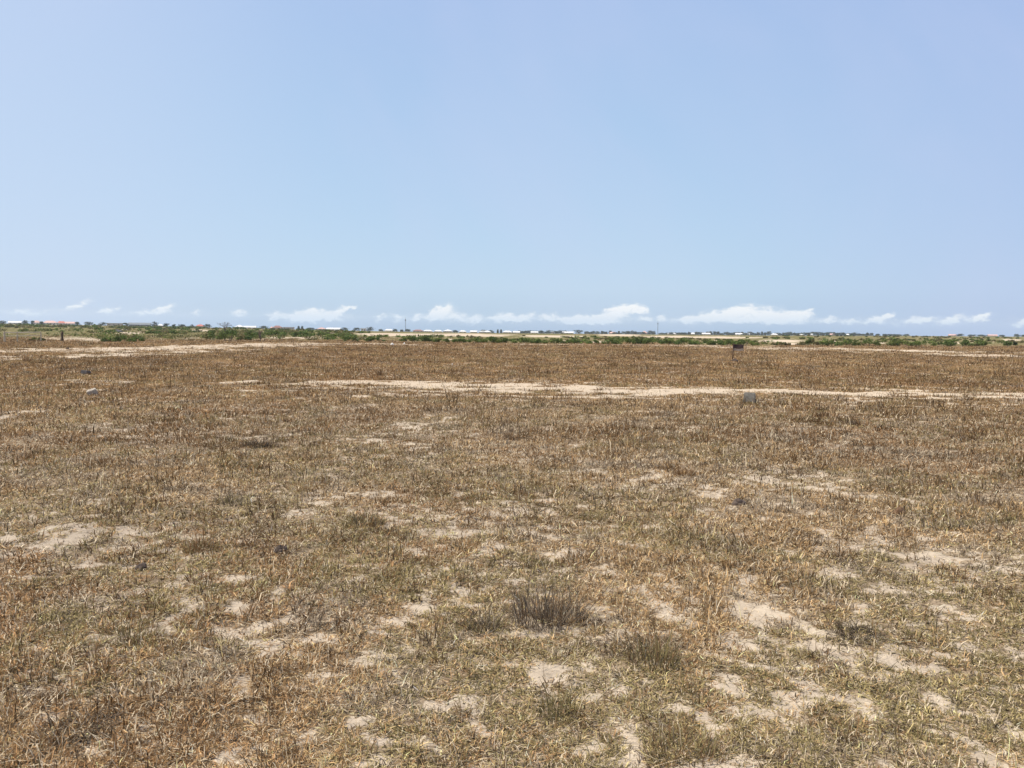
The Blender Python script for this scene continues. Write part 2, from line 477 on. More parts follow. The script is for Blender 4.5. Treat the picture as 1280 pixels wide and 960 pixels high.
def build_grass():
    # tuft centres in a sector whose apex lies behind the camera, so that a step aside still shows grass
    back = 3.0
    N = 270000
    rmin, rmax, a = 3.9, 135.0, 2.08
    u = RNG.random(N)
    e = 2 - a
    r = (rmin ** e + u * (rmax ** e - rmin ** e)) ** (1 / e)
    th = np.radians(RNG.uniform(-41, 41, N))
    X = r * np.sin(th); Y = r * np.cos(th) - back
    d = np.hypot(X, Y)
    bare, green, _ = masks(X, Y)
    wisp = RNG.random(N)
    keep = (RNG.random(N) > bare * .93 - .03) & (RNG.random(N) > green * .8) & (d > .9)
    X, Y, d, bare = X[keep], Y[keep], d[keep], bare[keep]
    n = len(X)
    s = np.maximum(d / 4.0, .85)
    g1 = fbm(X / 1.3, Y / 1.3, 3, 201); g2 = fbm(X / 2.6, Y / 2.6, 3, 211); g3 = fbm(X / .5, Y / .5, 3, 221); g4 = fbm(X / 9, Y / 14, 3, 231)
    hscale = (.6 + 1.0 * fbm(X / .9, Y / .9, 3, 241)) * (1 - .45 * bare)
    # kinds
    oliv = np.clip((g1 - .48) * 5 + np.interp(d, [3, 8, 14, 30], [.20, .10, .05, .03]), 0, np.interp(d, [4, 12], [.8, .4]))
    rust = np.clip((g2 - .50) * 5 + np.interp(d, [3, 6, 10, 30], [.05, .18, .38, .45]), 0, .9)
    grey = np.clip((g3 - .55) * 5 + .10, 0, .7)
    k = RNG.random(n)
    col = np.where((k < .5)[:, None], STRAW, TAN)
    col = np.where((RNG.random(n) < rust)[:, None], RUST * .45 + TAN * .55, col)
    col = np.where((RNG.random(n) < grey)[:, None], GREY, col)
    io = RNG.random(n) < oliv
    col = np.where(io[:, None], OLIVE, col)
    col = col * np.interp(d, [4, 10], [1.18, 1.0])[:, None] * (1 + (g4 - .5) * .45)[:, None] * np.exp(RNG.normal(0, 1, n) * np.interp(d, [4, 14, 50], [.30, .26, .17]))[:, None]
    dkt = (RNG.random(n) < .075) & (fbm(X / 1.5, Y / 1.9, 3, 251) > .53)
    col = np.where(dkt[:, None], RUST * .42, col)
    hscale = np.where(dkt, hscale * 1.6, hscale)
    big = (RNG.random(n) < np.interp(d, [3, 8, 20, 70], [.006, .013, .022, .026])) & (bare < .5)
    col = np.where(big[:, None], np.array((.125, .078, .040)) * np.exp(RNG.normal(0, .2, n))[:, None], col)
    hscale = np.where(big, 1.9, hscale)
    nb = np.clip(RNG.normal(0, 4, n) + np.interp(d, [3, 9], [15, 10]), 4, 28).astype(int)
    nb = np.where(big, 46, nb)
    idx = np.repeat(np.arange(n), nb)
    m = len(idx)
    sw = s[idx]
    rad = .038 * sw ** .80 * np.exp(RNG.normal(0, .25, n))[idx] * np.where(big, np.interp(d, [4, 8, 60], [2.0, 2.3, 1.5]), 1)[idx]
    ang = RNG.uniform(0, 2 * np.pi, m); q = np.sqrt(RNG.random(m))
    bx = X[idx] + np.cos(ang) * q * rad; by = Y[idx] + np.sin(ang) * q * rad
    bz = height(bx, by) - .004
    out = np.arctan2(np.cos(ang), np.sin(ang))
    az = out + RNG.normal(0, 1.0, m)
    mat_ = RNG.random(m) < .55          # flattened, matted blades
    lean = np.where(mat_, RNG.uniform(1.1, 1.52, m), np.abs(RNG.normal(.75, .42, m)))
    L = (.040 * hscale[idx]) * sw ** .27 * np.exp(RNG.normal(0, .33, m))
    L = np.where(io[idx], L * .85, L)
    tall = (RNG.random(m) < .012)
    L = np.where(tall, L * 2.5, L); lean = np.where(tall, np.abs(RNG.normal(.25, .2, m)), lean)
    W = .0042 * sw ** .70 * np.exp(RNG.normal(0, .25, m))
    W = np.where(tall, W * .6, W)
    fade = np.interp(d[idx], [5, 40], [.34, .14]); c = col[idx] * np.exp(RNG.normal(0, 1, m) * fade)[:, None]
    pale = RNG.random(m) * np.where(big[idx], .35, 1) ** -1 < np.where(io[idx], .09, .19) * np.interp(d[idx], [6, 35], [1, .25])
    c = np.where(pale[:, None], CREAM * RNG.uniform(.75, 1.1, m)[:, None], c)
    dk = RNG.random(m) < .13 * np.interp(d[idx], [6, 35], [1, .5])  # random dark blades: shadows within the grass put into the blade colour
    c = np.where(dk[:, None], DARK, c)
    c = np.clip(c, .01, .82)
    bz = np.where(mat_, bz + .006 * sw ** .4, bz)
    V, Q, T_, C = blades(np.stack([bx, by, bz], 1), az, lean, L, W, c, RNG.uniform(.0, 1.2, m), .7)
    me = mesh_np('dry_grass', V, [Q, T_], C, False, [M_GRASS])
    o = link('dry_grass', me)
    tag(o, 'short dry brown grass with olive patches covering the whole flat field', 'grass', kind='stuff')
    # loose straw lying on bare soil
    N = 42000
    u = RNG.random(N); e = .35
    rmax = 28
    r = (rmin ** e + u * (rmax ** e - rmin ** e)) ** (1 / e)
    th = np.radians(RNG.uniform(-41, 41, N)); X = r * np.sin(th); Y = r * np.cos(th) - back
    d = np.hypot(X, Y); s = np.maximum(d / 4, .85)
    L = .06 * s ** .3 * np.exp(RNG.normal(0, .4, N)); W = .0026 * s ** .75
    cc = np.where((RNG.random(N) < .6)[:, None], CREAM * .8, np.where((RNG.random(N) < .5)[:, None], GREY, DARK)) * np.exp(RNG.normal(0, .25, N))[:, None]
    V, Q, T_, C = blades(np.stack([X, Y, height(X, Y) + .008], 1), RNG.uniform(0, 6.28, N), RNG.uniform(1.35, 1.56, N), L, W, np.clip(cc, .01, .75), RNG.uniform(-.05, .12, N))
    o = link('straw_litter', mesh_np('straw_litter', V, [Q, T_], C, False, [M_GRASS]))
    tag(o, 'loose broken straw scattered over bare soil in the foreground', 'straw', kind='stuff')


build_grass()


# ------------------------------------------------------------------ single tufts and clods in the field
def tuft(name, px, py, w_px, h_px, colors, n, label, cat, lean=.45, group=None, flat=False):
    X, Y, Z = ground_at(px, py)
    s = Y / F
    rad = w_px * s * .55; hh = h_px * s * .68
    e = empty(name, (X, Y, Z)); tag(e, label, cat, group)
    def part(pname, n, wid, cols, lscale, lean, seedless=None):
        ang = RNG.uniform(0, 2 * np.pi, n); q = np.sqrt(RNG.random(n)) * (.8 if not flat else .8)
        bx = np.cos(ang) * q * rad; by = np.sin(ang) * q * rad
        bz = np.array(height(X + bx, Y + by)) - Z - .005
        az = np.arctan2(np.cos(ang), np.sin(ang)) + RNG.normal(0, 1.1, n)
        ln = np.abs(RNG.normal(lean, .55, n)) if not flat else RNG.uniform(.8, 1.45, n)
        L = hh * 1.15 * lscale * np.exp(RNG.normal(-.25, .4, n)) * (1 - .45 * q)
        if flat: L = rad * RNG.uniform(.4, 1.0, n); bz = bz + RNG.random(n) * hh * .7 * (1 - q)
        W = np.full(n, wid) * np.exp(RNG.normal(0, .25, n))
        cc = np.array(cols)[RNG.integers(0, len(cols), n)] * np.exp(RNG.normal(0, .25, n))[:, None]
        V, Q, T_, C = blades(np.stack([bx, by, bz], 1), az, ln, L, W, np.clip(cc, .008, .7), RNG.uniform(.0, 1.1, n))
        return link(pname, mesh_np(pname, V, [Q, T_], C, False, [M_GRASS]), e)
    if flat:
        part('twigs', n, max(.004, s * .9), colors, 1, lean)
    else:
        part('blades', n, max(.0035, s * .75), colors, 1, lean)
        part('stalks', max(6, n // 9), max(.0025, s * .55), [CREAM * .7, TAN, GREY], 1.35, lean * .6)
    return e


G_T = 'dead grass tufts standing out of the field'
BR = np.array((.20, .125, .066)); DG = np.array((.15, .12, .092)); OB = np.array((.185, .152, .072))
tuft('dead_weed_clump', 688, 782, 100, 112, [DG * .9, DG * .65, BR * .8, GREY * .8], 460, 'large dark wiry dead weed clump low in the middle of the foreground', 'weed clump', .55, G_T)
tuft('dead_weed_clump', 612, 792, 52, 44, [DG * .7, DARK, OB], 220, 'small blackish weed clump left of the large wiry one', 'weed clump', .6, G_T)
tuft('grass_tuft', 826, 838, 74, 62, [OB, OB * .8, BR], 320, 'olive brown upright grass tuft right of the wiry weed clump', 'grass tuft', .35, G_T)
tuft('grass_tuft', 475, 470, 9, 21, [BR, BR * .85, TAN * .7], 46, 'tall dark brown grass tuft behind the left end of the sandy track', 'grass tuft', .22, G_T)
tuft('grass_tuft', 384, 572, 36, 15, [RUST * .6, RUST * .45, BR], 200, 'reddish brown low grass tuft right of the dark twig heap', 'grass tuft', .8, G_T)
tuft('grass_tuft', 250, 690, 56, 30, [BR, OB, RUST * .8], 260, 'brown tangled grass tuft between the two black dung clods', 'grass tuft', .6, G_T)
tuft('grass_tuft', 858, 592, 34, 22, [BR, BR * 1.2, RUST], 170, 'tall brown grass tuft right of centre halfway to the track', 'grass tuft', .35, G_T)
tuft('grass_tuft', 1072, 533, 26, 12, [BR * .8, DG], 130, 'dark low grass tuft ahead of the concrete marker to its right', 'grass tuft', .6, G_T)
tuft('grass_tuft', 1190, 660, 36, 18, [OLIVE * .9, OB], 180, 'small green weed tuft at the right of the field', 'grass tuft', .7, G_T)
tuft('grass_tuft', 455, 655, 60, 26, [OB * .8, DG, OLIVE * .8], 240, 'grey green tangled tuft right of the brown tuft with black clods', 'grass tuft', .7, G_T)
tuft('grass_tuft', 282, 630, 40, 22, [DG, OB], 160, 'dark grey tuft up the field from the black clods', 'grass tuft', .6, G_T)
tuft('grass_tuft', 745, 648, 44, 20, [OLIVE, OB], 170, 'small olive tuft up the field from the large wiry weed clump', 'grass tuft', .6, G_T)
tuft('grass_tuft', 158, 800, 90, 34, [OLIVE * .9, OB, BR], 300, 'broad low olive tuft at the left of the foreground', 'grass tuft', .7, G_T)
tuft('grass_tuft', 705, 895, 60, 44, [OLIVE * .85, OB], 240, 'green upright tuft below the large wiry weed clump', 'grass tuft', .5, G_T)
tuft('grass_tuft', 870, 950, 120, 52, [BR, OB, TAN * .8], 360, 'broad brown tuft on the bottom edge right of centre', 'grass tuft', .6, G_T)
tuft('twig_heap', 322, 555, 42, 11, [DARK * .8, DARK, DG * .8, BR * .7], 230, 'low heap of dark dead twigs in the left half of the field', 'twig heap', flat=True)
tuft('twig_heap', 1085, 802, 70, 12, [DARK * .7, DARK, DG * .7], 200, 'thin scatter of blackish twigs on bare soil at the lower right', 'twig scatter', flat=True)
tuft('twig_heap', 88, 925, 90, 16, [DARK * .8, DG * .7, DG], 220, 'flat patch of grey dead twigs at the lower left corner', 'twig scatter', flat=True)
tuft('grass_tuft', 34, 452, 9, 14, [BR * 1.3, TAN * .7], 40, 'short brown tuft in front of the pale post and rail barrier', 'grass tuft', .4, G_T)
tuft('grass_tuft', 640, 545, 26, 14, [BR, DG, TAN], 130, 'brown tuft in the middle of the field just ahead of the track', 'grass tuft', .5, G_T)


def clod(name, px, py, w_px, h_px, mat, label, cat, group=None, flat=.9, lumps=5):
    import bmesh
    X, Y, Z = ground_at(px, py); s = Y / F
    bm = bmesh.new()
    for i in range(lumps):
        r = w_px * s * .5 * random.uniform(.4, .68) * (1 if i else 1.1)
        ox, oy = (random.uniform(-.5, .5) * w_px * s * .6, random.uniform(-.4, .4) * w_px * s * .6) if i else (0, 0)
        ret = bmesh.ops.create_icosphere(bm, subdivisions=3, radius=1)
        hh = h_px * s * (1 if i == 0 else random.uniform(.5, .9)) / 1.2
        for v in ret['verts']:
            p = v.co.copy()
            k = .75 + .5 * float(fbm(np.array([p.x * 1.7 + i * 7 + px]), np.array([p.y * 1.7 + p.z * 2.3]), 3, 3)[0])
            v.co = Vector((ox + p.x * r * k, oy + p.y * r * k, hh * .2 + p.z * hh * .9 * k))
    me = bpy.data.meshes.new(name); bm.to_mesh(me); bm.free(); me.materials.append(mat)
    me.polygons.foreach_set('use_smooth', [True] * len(me.polygons))
    o = link(name, me, None, (X, Y, Z)); o.rotation_euler.z = random.uniform(0, 6)
    return tag(o, label, cat, group)


G_D = 'dark clods of dung on the grass'
clod('dung_clod', 174, 711, 18, 10, M_DUNG, 'black dung clod at the left of the field, nearest to the camera', 'dung', G_D)
clod('dung_clod', 347, 690, 17, 9, M_DUNG, 'black dung clod near the left of centre, right of the brown tuft', 'dung', G_D)
clod('dung_clod', 928, 628, 22, 9, M_DUNG, 'grey black dung clod beside a small pale sand spot, right of centre', 'dung', G_D)
clod('dung_clod', 1132, 643, 18, 9, M_REDSOIL, 'reddish brown dung clod at the right of the field', 'dung', G_D)
clod('soil_mound', 918, 451, 8, 4.2, M_DUNG, 'small dark mound of soil at the foot of the sign post', 'soil mound')
clod('white_stone', 490, 431, 5, 3.0, M_WHITESTONE, 'white stone at the far edge of the brown field left of centre', 'stone', 'white stones lying in the field', lumps=3)
clod('white_stone', 505, 430, 4, 2.2, M_WHITESTONE, 'smaller white stone right of the one on the field edge', 'stone', 'white stones lying in the field', lumps=2)
clod('white_stone', 565, 455.3, 3.2, 2.6, M_WHITESTONE, 'tiny white stone alone in the brown field behind the track', 'stone', 'white stones lying in the field', lumps=2)
clod('brown_clod', 84, 428 + 8, 4, 2.4, M_DUNG, 'little dark clod on the far left sand', 'clod', lumps=3)


# ------------------------------------------------------------------ concrete marker, slabs, sign, barrier, stump
def chunk(name, px, py, size, mat, rot, label, cat, taper=.92, sink=.03, bevel=.012):
    """weathered block with chipped, bevelled edges"""
    import bmesh
    X, Y, Z = ground_at(px, py)
    bm = bmesh.new(); bmesh.ops.create_cube(bm, size=1)
    for v in bm.verts:
        t = taper if v.co.z > 0 else 1
        v.co = Vector((v.co.x * size[0] * t, v.co.y * size[1] * t, v.co.z * size[2]))
    bmesh.ops.bevel(bm, geom=bm.edges[:], offset=bevel, segments=2, affect='EDGES')
    bmesh.ops.subdivide_edges(bm, edges=bm.edges[:], cuts=3, use_grid_fill=True)
    for v in bm.verts:
        p = v.co
        k = float(fbm(np.array([p.x * 14 + px]), np.array([p.y * 14 + p.z * 19]), 3, 8)[0]) - .5
        v.co += v.co.normalized() * k * .035
    me = bpy.data.meshes.new(name); bm.to_mesh(me); bm.free(); me.materials.append(mat)
    o = link(name, me, None, (X, Y, Z + size[2] * .5 - sink)); o.rotation_euler = rot
    return tag(o, label, cat)


chunk('boundary_marker', 938, 503, (.275, .22, .25), M_CONC, (0, math.radians(2), math.radians(-20)),
      'squat grey concrete boundary marker in front of the sandy track', 'boundary marker', .86)
chunk('stone_block', 114, 491, (.24, .17, .17), M_PALESTONE, (math.radians(14), math.radians(-20), math.radians(28)),
      'tilted stone block with a pale sunlit top at the left of the field', 'stone block', .8)
chunk('stone_block', 106, 466, (.27, .2, .15), M_DARKSTONE, (math.radians(-6), math.radians(5), math.radians(-12)),
      'low dark grey block lying in the grass beyond the pale topped stone', 'stone block', .9)

# sign
sx, sy, sz = ground_at(915.5, 449)
sg = tag(empty('field_sign', (sx, sy, sz), math.radians(-8)), 'small dark weathered sign board on a thin leaning rusty post', 'sign')
s = sy / F
MB().tube([(0, 0, -.15), (.01, 0, .5), (.0, 0, 20.0 * s)], [.032, .030, .028], 8).build('post', M_RUST, sg, True)
bmx = MB(); nx = 10
def sign_strip(z0, z1, th, y0):
    pts = []; fc = []
    for i in range(nx + 1):
        t = i / nx
        x = (.6 + t * 12.0) * s; wob = .02 * math.sin(t * 5.2) ; dz = -.06 * s * 12 * t * (1 - t) * 2 + .2 * s * math.sin(t * 9)
        for yy in (y0, y0 + th):
            for zz in (z0, z1): pts.append((x, yy + wob, zz * s + dz))
    for i in range(nx):
        a = i * 4; b = a + 4
        fc += [(a, b, b + 1, a + 1), (a + 2, a + 3, b + 3, b + 2), (a + 1, b + 1, b + 3, a + 3), (a, a + 2, b + 2, b)]
    fc += [(0, 1, 3, 2), (nx * 4, nx * 4 + 2, nx * 4 + 3, nx * 4 + 1)]
    return pts, fc
p_, f_ = sign_strip(14.2, 18.8, .02, -.045)
bmx.poly(p_, f_).build('board', M_SIGN, sg)
p_, f_ = sign_strip(11.6, 14.0, .015, -.042)  # paler strip directly below the dark board
MB().poly(p_, f_).build('lower_panel', M_SIGNFACE, sg)['label'] = 'pale strip under the dark board'
MB().tube([(0, -.02, 10.5 * s), (2.6 * s, -.02, 16.5 * s)], [.016, .016], 6).build('brace', M_RUST, sg)
MB().tube([(-1.4 * s, -.03, 19.2 * s), (12.8 * s, -.03, 18.7 * s)], [.018, .018], 6).build('top_rail', M_RUST, sg)

# pale post and rail barrier at far left
b0 = ground_at(5.5, 427.5); b1 = ground_at(52, 426.5)
bar = tag(empty('post_rail_barrier', b0), 'pale post and rail barrier standing at the far left edge of the field', 'barrier')
dx, dy = b1[0] - b0[0], b1[1] - b0[1]
for k, t in enumerate((0, .33, .98)):
    th = .07 if k == 0 else .05
    x, y = dx * t, dy * t; z = H(b0[0] + x, b0[1] + y) - b0[2]
    MB().box((x, y, z + .36), (th * 1.7, th * 1.7, .96), None, .92).build('post', M_PALEWOOD, bar, bevel=.01)
for zr, r in ((.76, .045), (.50, .03)):
    MB().tube([(0, -.09, zr), (dx * .5, dy * .5 - .09, zr - .02), (dx, dy - .09, zr + .01)], [r, r, r * .9], 7).build('rail', M_PALEWOOD, bar, True)

# dark stump
x, y, z = ground_at(77.5, 426.5); s = y / F
st = tag(empty('tree_stump', (x, y, z)), 'dark upright broken tree stump standing on the far left sand', 'tree stump')
MB().tube([(0, 0, -.1), (0, 0, .06), (.02, 0, .35), (-.01, 0, .62), (.03, 0, .92)], [.17, .125, .09, .10, .06], 10).build('trunk', M_STUMP, st, True)
MB().tube([(.0, 0, .5), (.09, .02, .66), (.11, .02, .80)], [.06, .045, .02], 7).build('branch_stub', M_STUMP, st, True)


# ------------------------------------------------------------------ foliage
def leaf_cloud(blobs, n, size, cols, flatten=.0):
    """blobs: list of (cx,cy,cz,rx,ry,rz); returns quads mesh arrays"""
    B = np.array(blobs); vol = (B[:, 3] * B[:, 4] * B[:, 5]) ** .67
    k = RNG.choice(len(B), n, p=vol / vol.sum())
    d = RNG.normal(size=(n, 3)); d /= np.linalg.norm(d, axis=1)[:, None]
    q = RNG.random(n) ** .45
    c = B[k, :3] + d * q[:, None] * B[k, 3:6] * (1 + RNG.normal(0, .10, n))[:, None]
    nrm = d + RNG.normal(0, .8, (n, 3)); nrm /= np.linalg.norm(nrm, axis=1)[:, None]
    a = np.cross(nrm, RNG.normal(size=(n, 3))); a /= np.linalg.norm(a, axis=1)[:, None]
    b = np.cross(nrm, a)
    s = (size * np.exp(RNG.normal(0, .3, n)))[:, None]
    V = np.stack([c - a * s, c - b * s * .55, c + a * s, c + b * s * .55], 1).reshape(-1, 3)
    Q = np.arange(n)[:, None] * 4 + np.arange(4)[None]
    bc = np.array(cols)[RNG.integers(0, len(cols), len(B))]
    C = bc[k] * np.exp(RNG.normal(0, .25, n))[:, None]
    return V, Q, np.repeat(np.clip(C, .004, .5), 4, 0)


G1 = np.array((.132, .178, .052)); G2 = np.array((.175, .215, .064)); G3 = np.array((.104, .145, .046)); GO = np.array((.23, .195, .09))
DT1 = np.array((.032, .044, .026)); DT2 = np.array((.045, .058, .032)); DT3 = np.array((.038, .046, .036))


def shrub(px, base_py, w_px, top_py, label, cols=(G1, G2, G3), n=None, group='green shrubs beyond the brown field', name='green_shrub', dens=1.0, stems=5):
    X, Y, Z = ground_at(px, base_py); s = Y / F
    w = w_px * s * 1.22; h = (base_py - top_py) * s
    e = tag(empty(name, (X, Y, Z - .02), random.uniform(0, 6)), label, 'shrub', group)
    bl = []
    m = max(5, int(w / h * 4))
    for i in range(m):
        t = random.uniform(-1, 1); yy = random.uniform(-.8, .8)
        hh = h * math.sqrt(max(.12, 1 - .75 * t * t)) * random.uniform(.65, 1.0)
        r = h * random.uniform(.22, .4)
        bl.append((t * w * .42, yy * w * .3, max(hh - r, r * .6), r * random.uniform(.9, 1.5), r * 1.2, r * random.uniform(.7, 1)))
    e.rotation_euler.z = random.uniform(-.3, .3)
    nn = n or int(max(220, min(1500, 260 * m * dens)) * .6)
    V, Q, C = leaf_cloud(bl, nn, max(.035, s * .8), cols)
    link('foliage', mesh_np('foliage', V, [Q], C, False, [M_LEAF]), e)
    for i in range(stems):
        b = random.choice(bl); x0 = b[0] * .5; y0 = b[1] * .5
        MB().tube([(x0, y0, -.05), ((x0 + b[0]) / 2 + random.uniform(-.04, .04), (y0 + b[1]) / 2, b[2] * .5), (b[0], b[1], b[2] + b[5] * .6)], [.03, .02, .008], 5).build('stem', M_TWIG, e)
    return e


shrub(46, 426, 13, 420, 'olive brown shrub left of the dark tree stump', (GO, GO * .8, G3))
shrub(138, 427, 20, 419, 'bright green low shrub right of the stump, left end of its row')
shrub(155, 427, 22, 417.5, 'bright green shrub right of the stump, middle of its row')
shrub(172, 426.5, 17, 419, 'bright green shrub right of the stump, right end of its row')
shrub(192, 417, 22, 412.5, 'low green shrub just left of the small pale sand strip at the far left', (G1, G3))
shrub(222, 417, 26, 412.5, 'wide low green shrub beside the pale far left sand strip', (G1, G2))
shrub(268, 424, 18, 410, 'dull green shrub at the left side of the tall thicket', (G1, GO * .8, G3), dens=1.2)
shrub(285, 426.5, 30, 405.5, 'tallest green grey thicket left of centre under the leafless tree', (G1, GO * .75, G3), dens=1.6, stems=9)
shrub(305, 425, 14, 416.5, 'dark green rounded shrub at the right side of the tall thicket', (G3, G3 * .8))
shrub(312, 422, 18, 411, 'green shrub behind the dark rounded one in the thicket', (G1, G3))
shrub(346, 420, 26, 412, 'green shrub below the brown roofed house', (G1, G3))
shrub(376, 420, 24, 413, 'dark green shrub below the pair of slim trees', (G3, G1))
shrub(400, 420, 22, 414.5, 'low green shrub below the white gabled house', (G1, G2))
shrub(418, 421, 20, 415.5, 'low green shrub below the long white house', (G1, G2))
shrub(438, 426.5, 22, 416.5, 'dense green shrub left of the thin mast, the left one of two', (G1, G3, G2))
shrub(468, 426.5, 22, 417, 'dense green shrub left of the thin mast, the right one of two', (G1, G3))
ORD = ['first', 'second', 'third', 'fourth', 'fifth', 'sixth', 'seventh', 'eighth', 'ninth', 'tenth', 'eleventh', 'twelfth']
for i, (px, b, w, t) in enumerate(((512, 426.5, 22, 418), (531, 427, 18, 419.5), (552, 428, 18, 421), (574, 428.3, 20, 422), (594, 428, 22, 420.5), (614, 428.3, 24, 418.8), (634, 428.5, 20, 419.8))):
    shrub(px, b, w, t, '%s green shrub from the left in the row below the white houses' % ORD[i], group='green shrubs below the white houses')
for i, (px, b, w, t) in enumerate(((655, 428.8, 20, 419.5), (674, 429, 18, 422), (694, 429, 22, 421), (716, 429, 20, 422), (741, 429.5, 14, 422), (762, 429.8, 20, 420), (780, 430, 24, 418.5), (797, 430, 18, 419.5))):
    shrub(px, b, w, t, '%s green shrub from the left in the row left of the second mast' % ORD[i], group='green shrubs left of the second mast', n=900 if i > 4 else None)
for i, (px, b, w, t) in enumerate(((814, 430.3, 22, 420), (834, 430.5, 22, 421), (855, 430.5, 22, 421), (875, 430.7, 22, 420.5), (896, 431, 20, 421.5), (914, 431, 18, 422), (930, 431.5, 24, 421.5))):
    shrub(px, b, w, t, '%s green shrub from the left in the row between second mast and field sign' % ORD[i], group='green shrubs between the second mast and the sign')
shrub(976, 431.5, 26, 426.5, 'low brownish shrub in front of the long pale sand strip right of the sign', (GO, GO * .7, G3))
for i, (px, b, w, t) in enumerate(((1012, 431, 20, 422), (1034, 432, 26, 421.5), (1060, 432, 24, 422), (1086, 432, 22, 422), (1109, 432.3, 22, 421.5), (1130, 432.5, 22, 421.5), (1155, 432.3, 24, 422.5), (1181, 432.5, 26, 422.3), (1206, 432.5, 22, 423), (1226, 432.5, 20, 423))):
    shrub(px, b, w, t, '%s green shrub from the left in the long row on the right' % ORD[i], (G1, G3, G2) if i % 3 else (G2, GO * .8, G1), group='green shrubs in the long right hand row')
shrub(1261, 432, 14, 425, 'dark low shrub on pale sand near the right edge', (G3, DT2))

# leafless sapling
x, y, z = ground_at(325, 427); s = y / F
sap = tag(empty('bare_sapling', (x, y, z)), 'brown leafless sapling right of the tall green thicket', 'sapling')
mb = MB(); tr = MB(); tr.tube([(0, 0, -.05), (.02, 0, .35), (-.02, 0, .8), (.0, 0, 1.1)], [.05, .04, .028, .01], 7)
for i in range(46):
    h0 = random.uniform(.15, .95); a = random.uniform(0, 6.28); L = random.uniform(.2, .5)
    e1 = (math.cos(a) * L * .5, math.sin(a) * L * .5, h0 + L * .5); e2 = (math.cos(a + .3) * L * .7, math.sin(a + .3) * L * .7, h0 + L)
    mb.tube([(0, 0, h0), e1, e2], [.016, .012, .005], 5)
tr.build('trunk', M_TWIG, sap, True); mb.build('branches', M_TWIG, sap)


# ------------------------------------------------------------------ distant trees
def tree(px, w_px, top_py, d, label, kind='round', group='dark trees along the skyline', name='distant_tree'):
    X, Y, Z = far_at(px, d); s = d / F
    base = EYE - 0  # eye height above the plain
    h = EYE + (eye_line(px) - top_py) * s - Z
    h = max(h, 2.6); w = w_px * s
    e = tag(empty(name, (X, Y, Z - .05)), label, 'tree', group)
    mb = MB()
    ht = h * .45
    mb.tube([(0, 0, -.2), (.05 * w * .2, 0, ht * .5), (0, 0, ht)], [h * .035 + .05, h * .028 + .04, h * .02], 6)
    for i in range(4):
        a = i * 1.57 + random.uniform(-.4, .4)
        mb.tube([(0, 0, ht * .8), (math.cos(a) * w * .16, math.sin(a) * w * .16, h * .6), (math.cos(a) * w * .25, math.sin(a) * w * .25, h * .78)], [h * .018, h * .012, h * .005], 5)
    mb.build('trunk', M_TWIG, e)
    if kind == 'bare':
        br = MB()
        def grow(p, dr, L, rad, lev):
            q = p + dr * L
            br.tube([p, (p + q) / 2 + Vector((random.uniform(-1, 1), random.uniform(-1, 1), 0)) * L * .08, q], [rad, rad * .85, rad * .6], 4)
            if lev == 0: return
            for _ in range(3):
                nd = (dr + Vector((random.gauss(0, .55), random.gauss(0, .55), random.gauss(.05, .3)))).normalized()
                grow(q, nd, L * random.uniform(.6, .85), rad * .58, lev - 1)
        for i in range(5):
            a = i * 1.26 + random.uniform(-.3, .3)
            grow(Vector((0, 0, h * .42)), Vector((math.cos(a) * .75, math.sin(a) * .75, .8)).normalized(), h * .2, .028, 3)
        br.build('branches', M_TWIG, e)
        return e
    bl = []
    m = {'round': 7, 'flat': 9, 'slim': 4}[kind]
    for i in range(m):
        a = random.uniform(0, 6.28); q = random.uniform(.0, .8) ** .7
        r = random.uniform(.22, .36)
        zz = h * random.uniform(.22, .8) if kind != 'flat' else h * random.uniform(.2, .74)
        bl.append((math.cos(a) * w * .5 * q * .9, math.sin(a) * w * .5 * q * .8, zz, w * r, w * r, min(w * r, h * .26) * .9))
    if kind == 'slim':
        bl = [(0, 0, h * t, w * .45 * (1.15 - t * .6), w * .45, h * .16) for t in (.15, .35, .52, .68, .84)]
    else:
        bl += [(0, 0, h * .78, w * .3, w * .3, h * .2), (-w * .22, 0, h * .16, w * .28, w * .25, h * .18), (w * .22, 0, h * .16, w * .28, w * .25, h * .18)]
    V, Q, C = leaf_cloud(bl, 420, max(.25, s * .45), (DT1, DT2, DT3))
    link('crown', mesh_np('crown', V, [Q], C, False, [M_FARLEAF]), e)
    return e


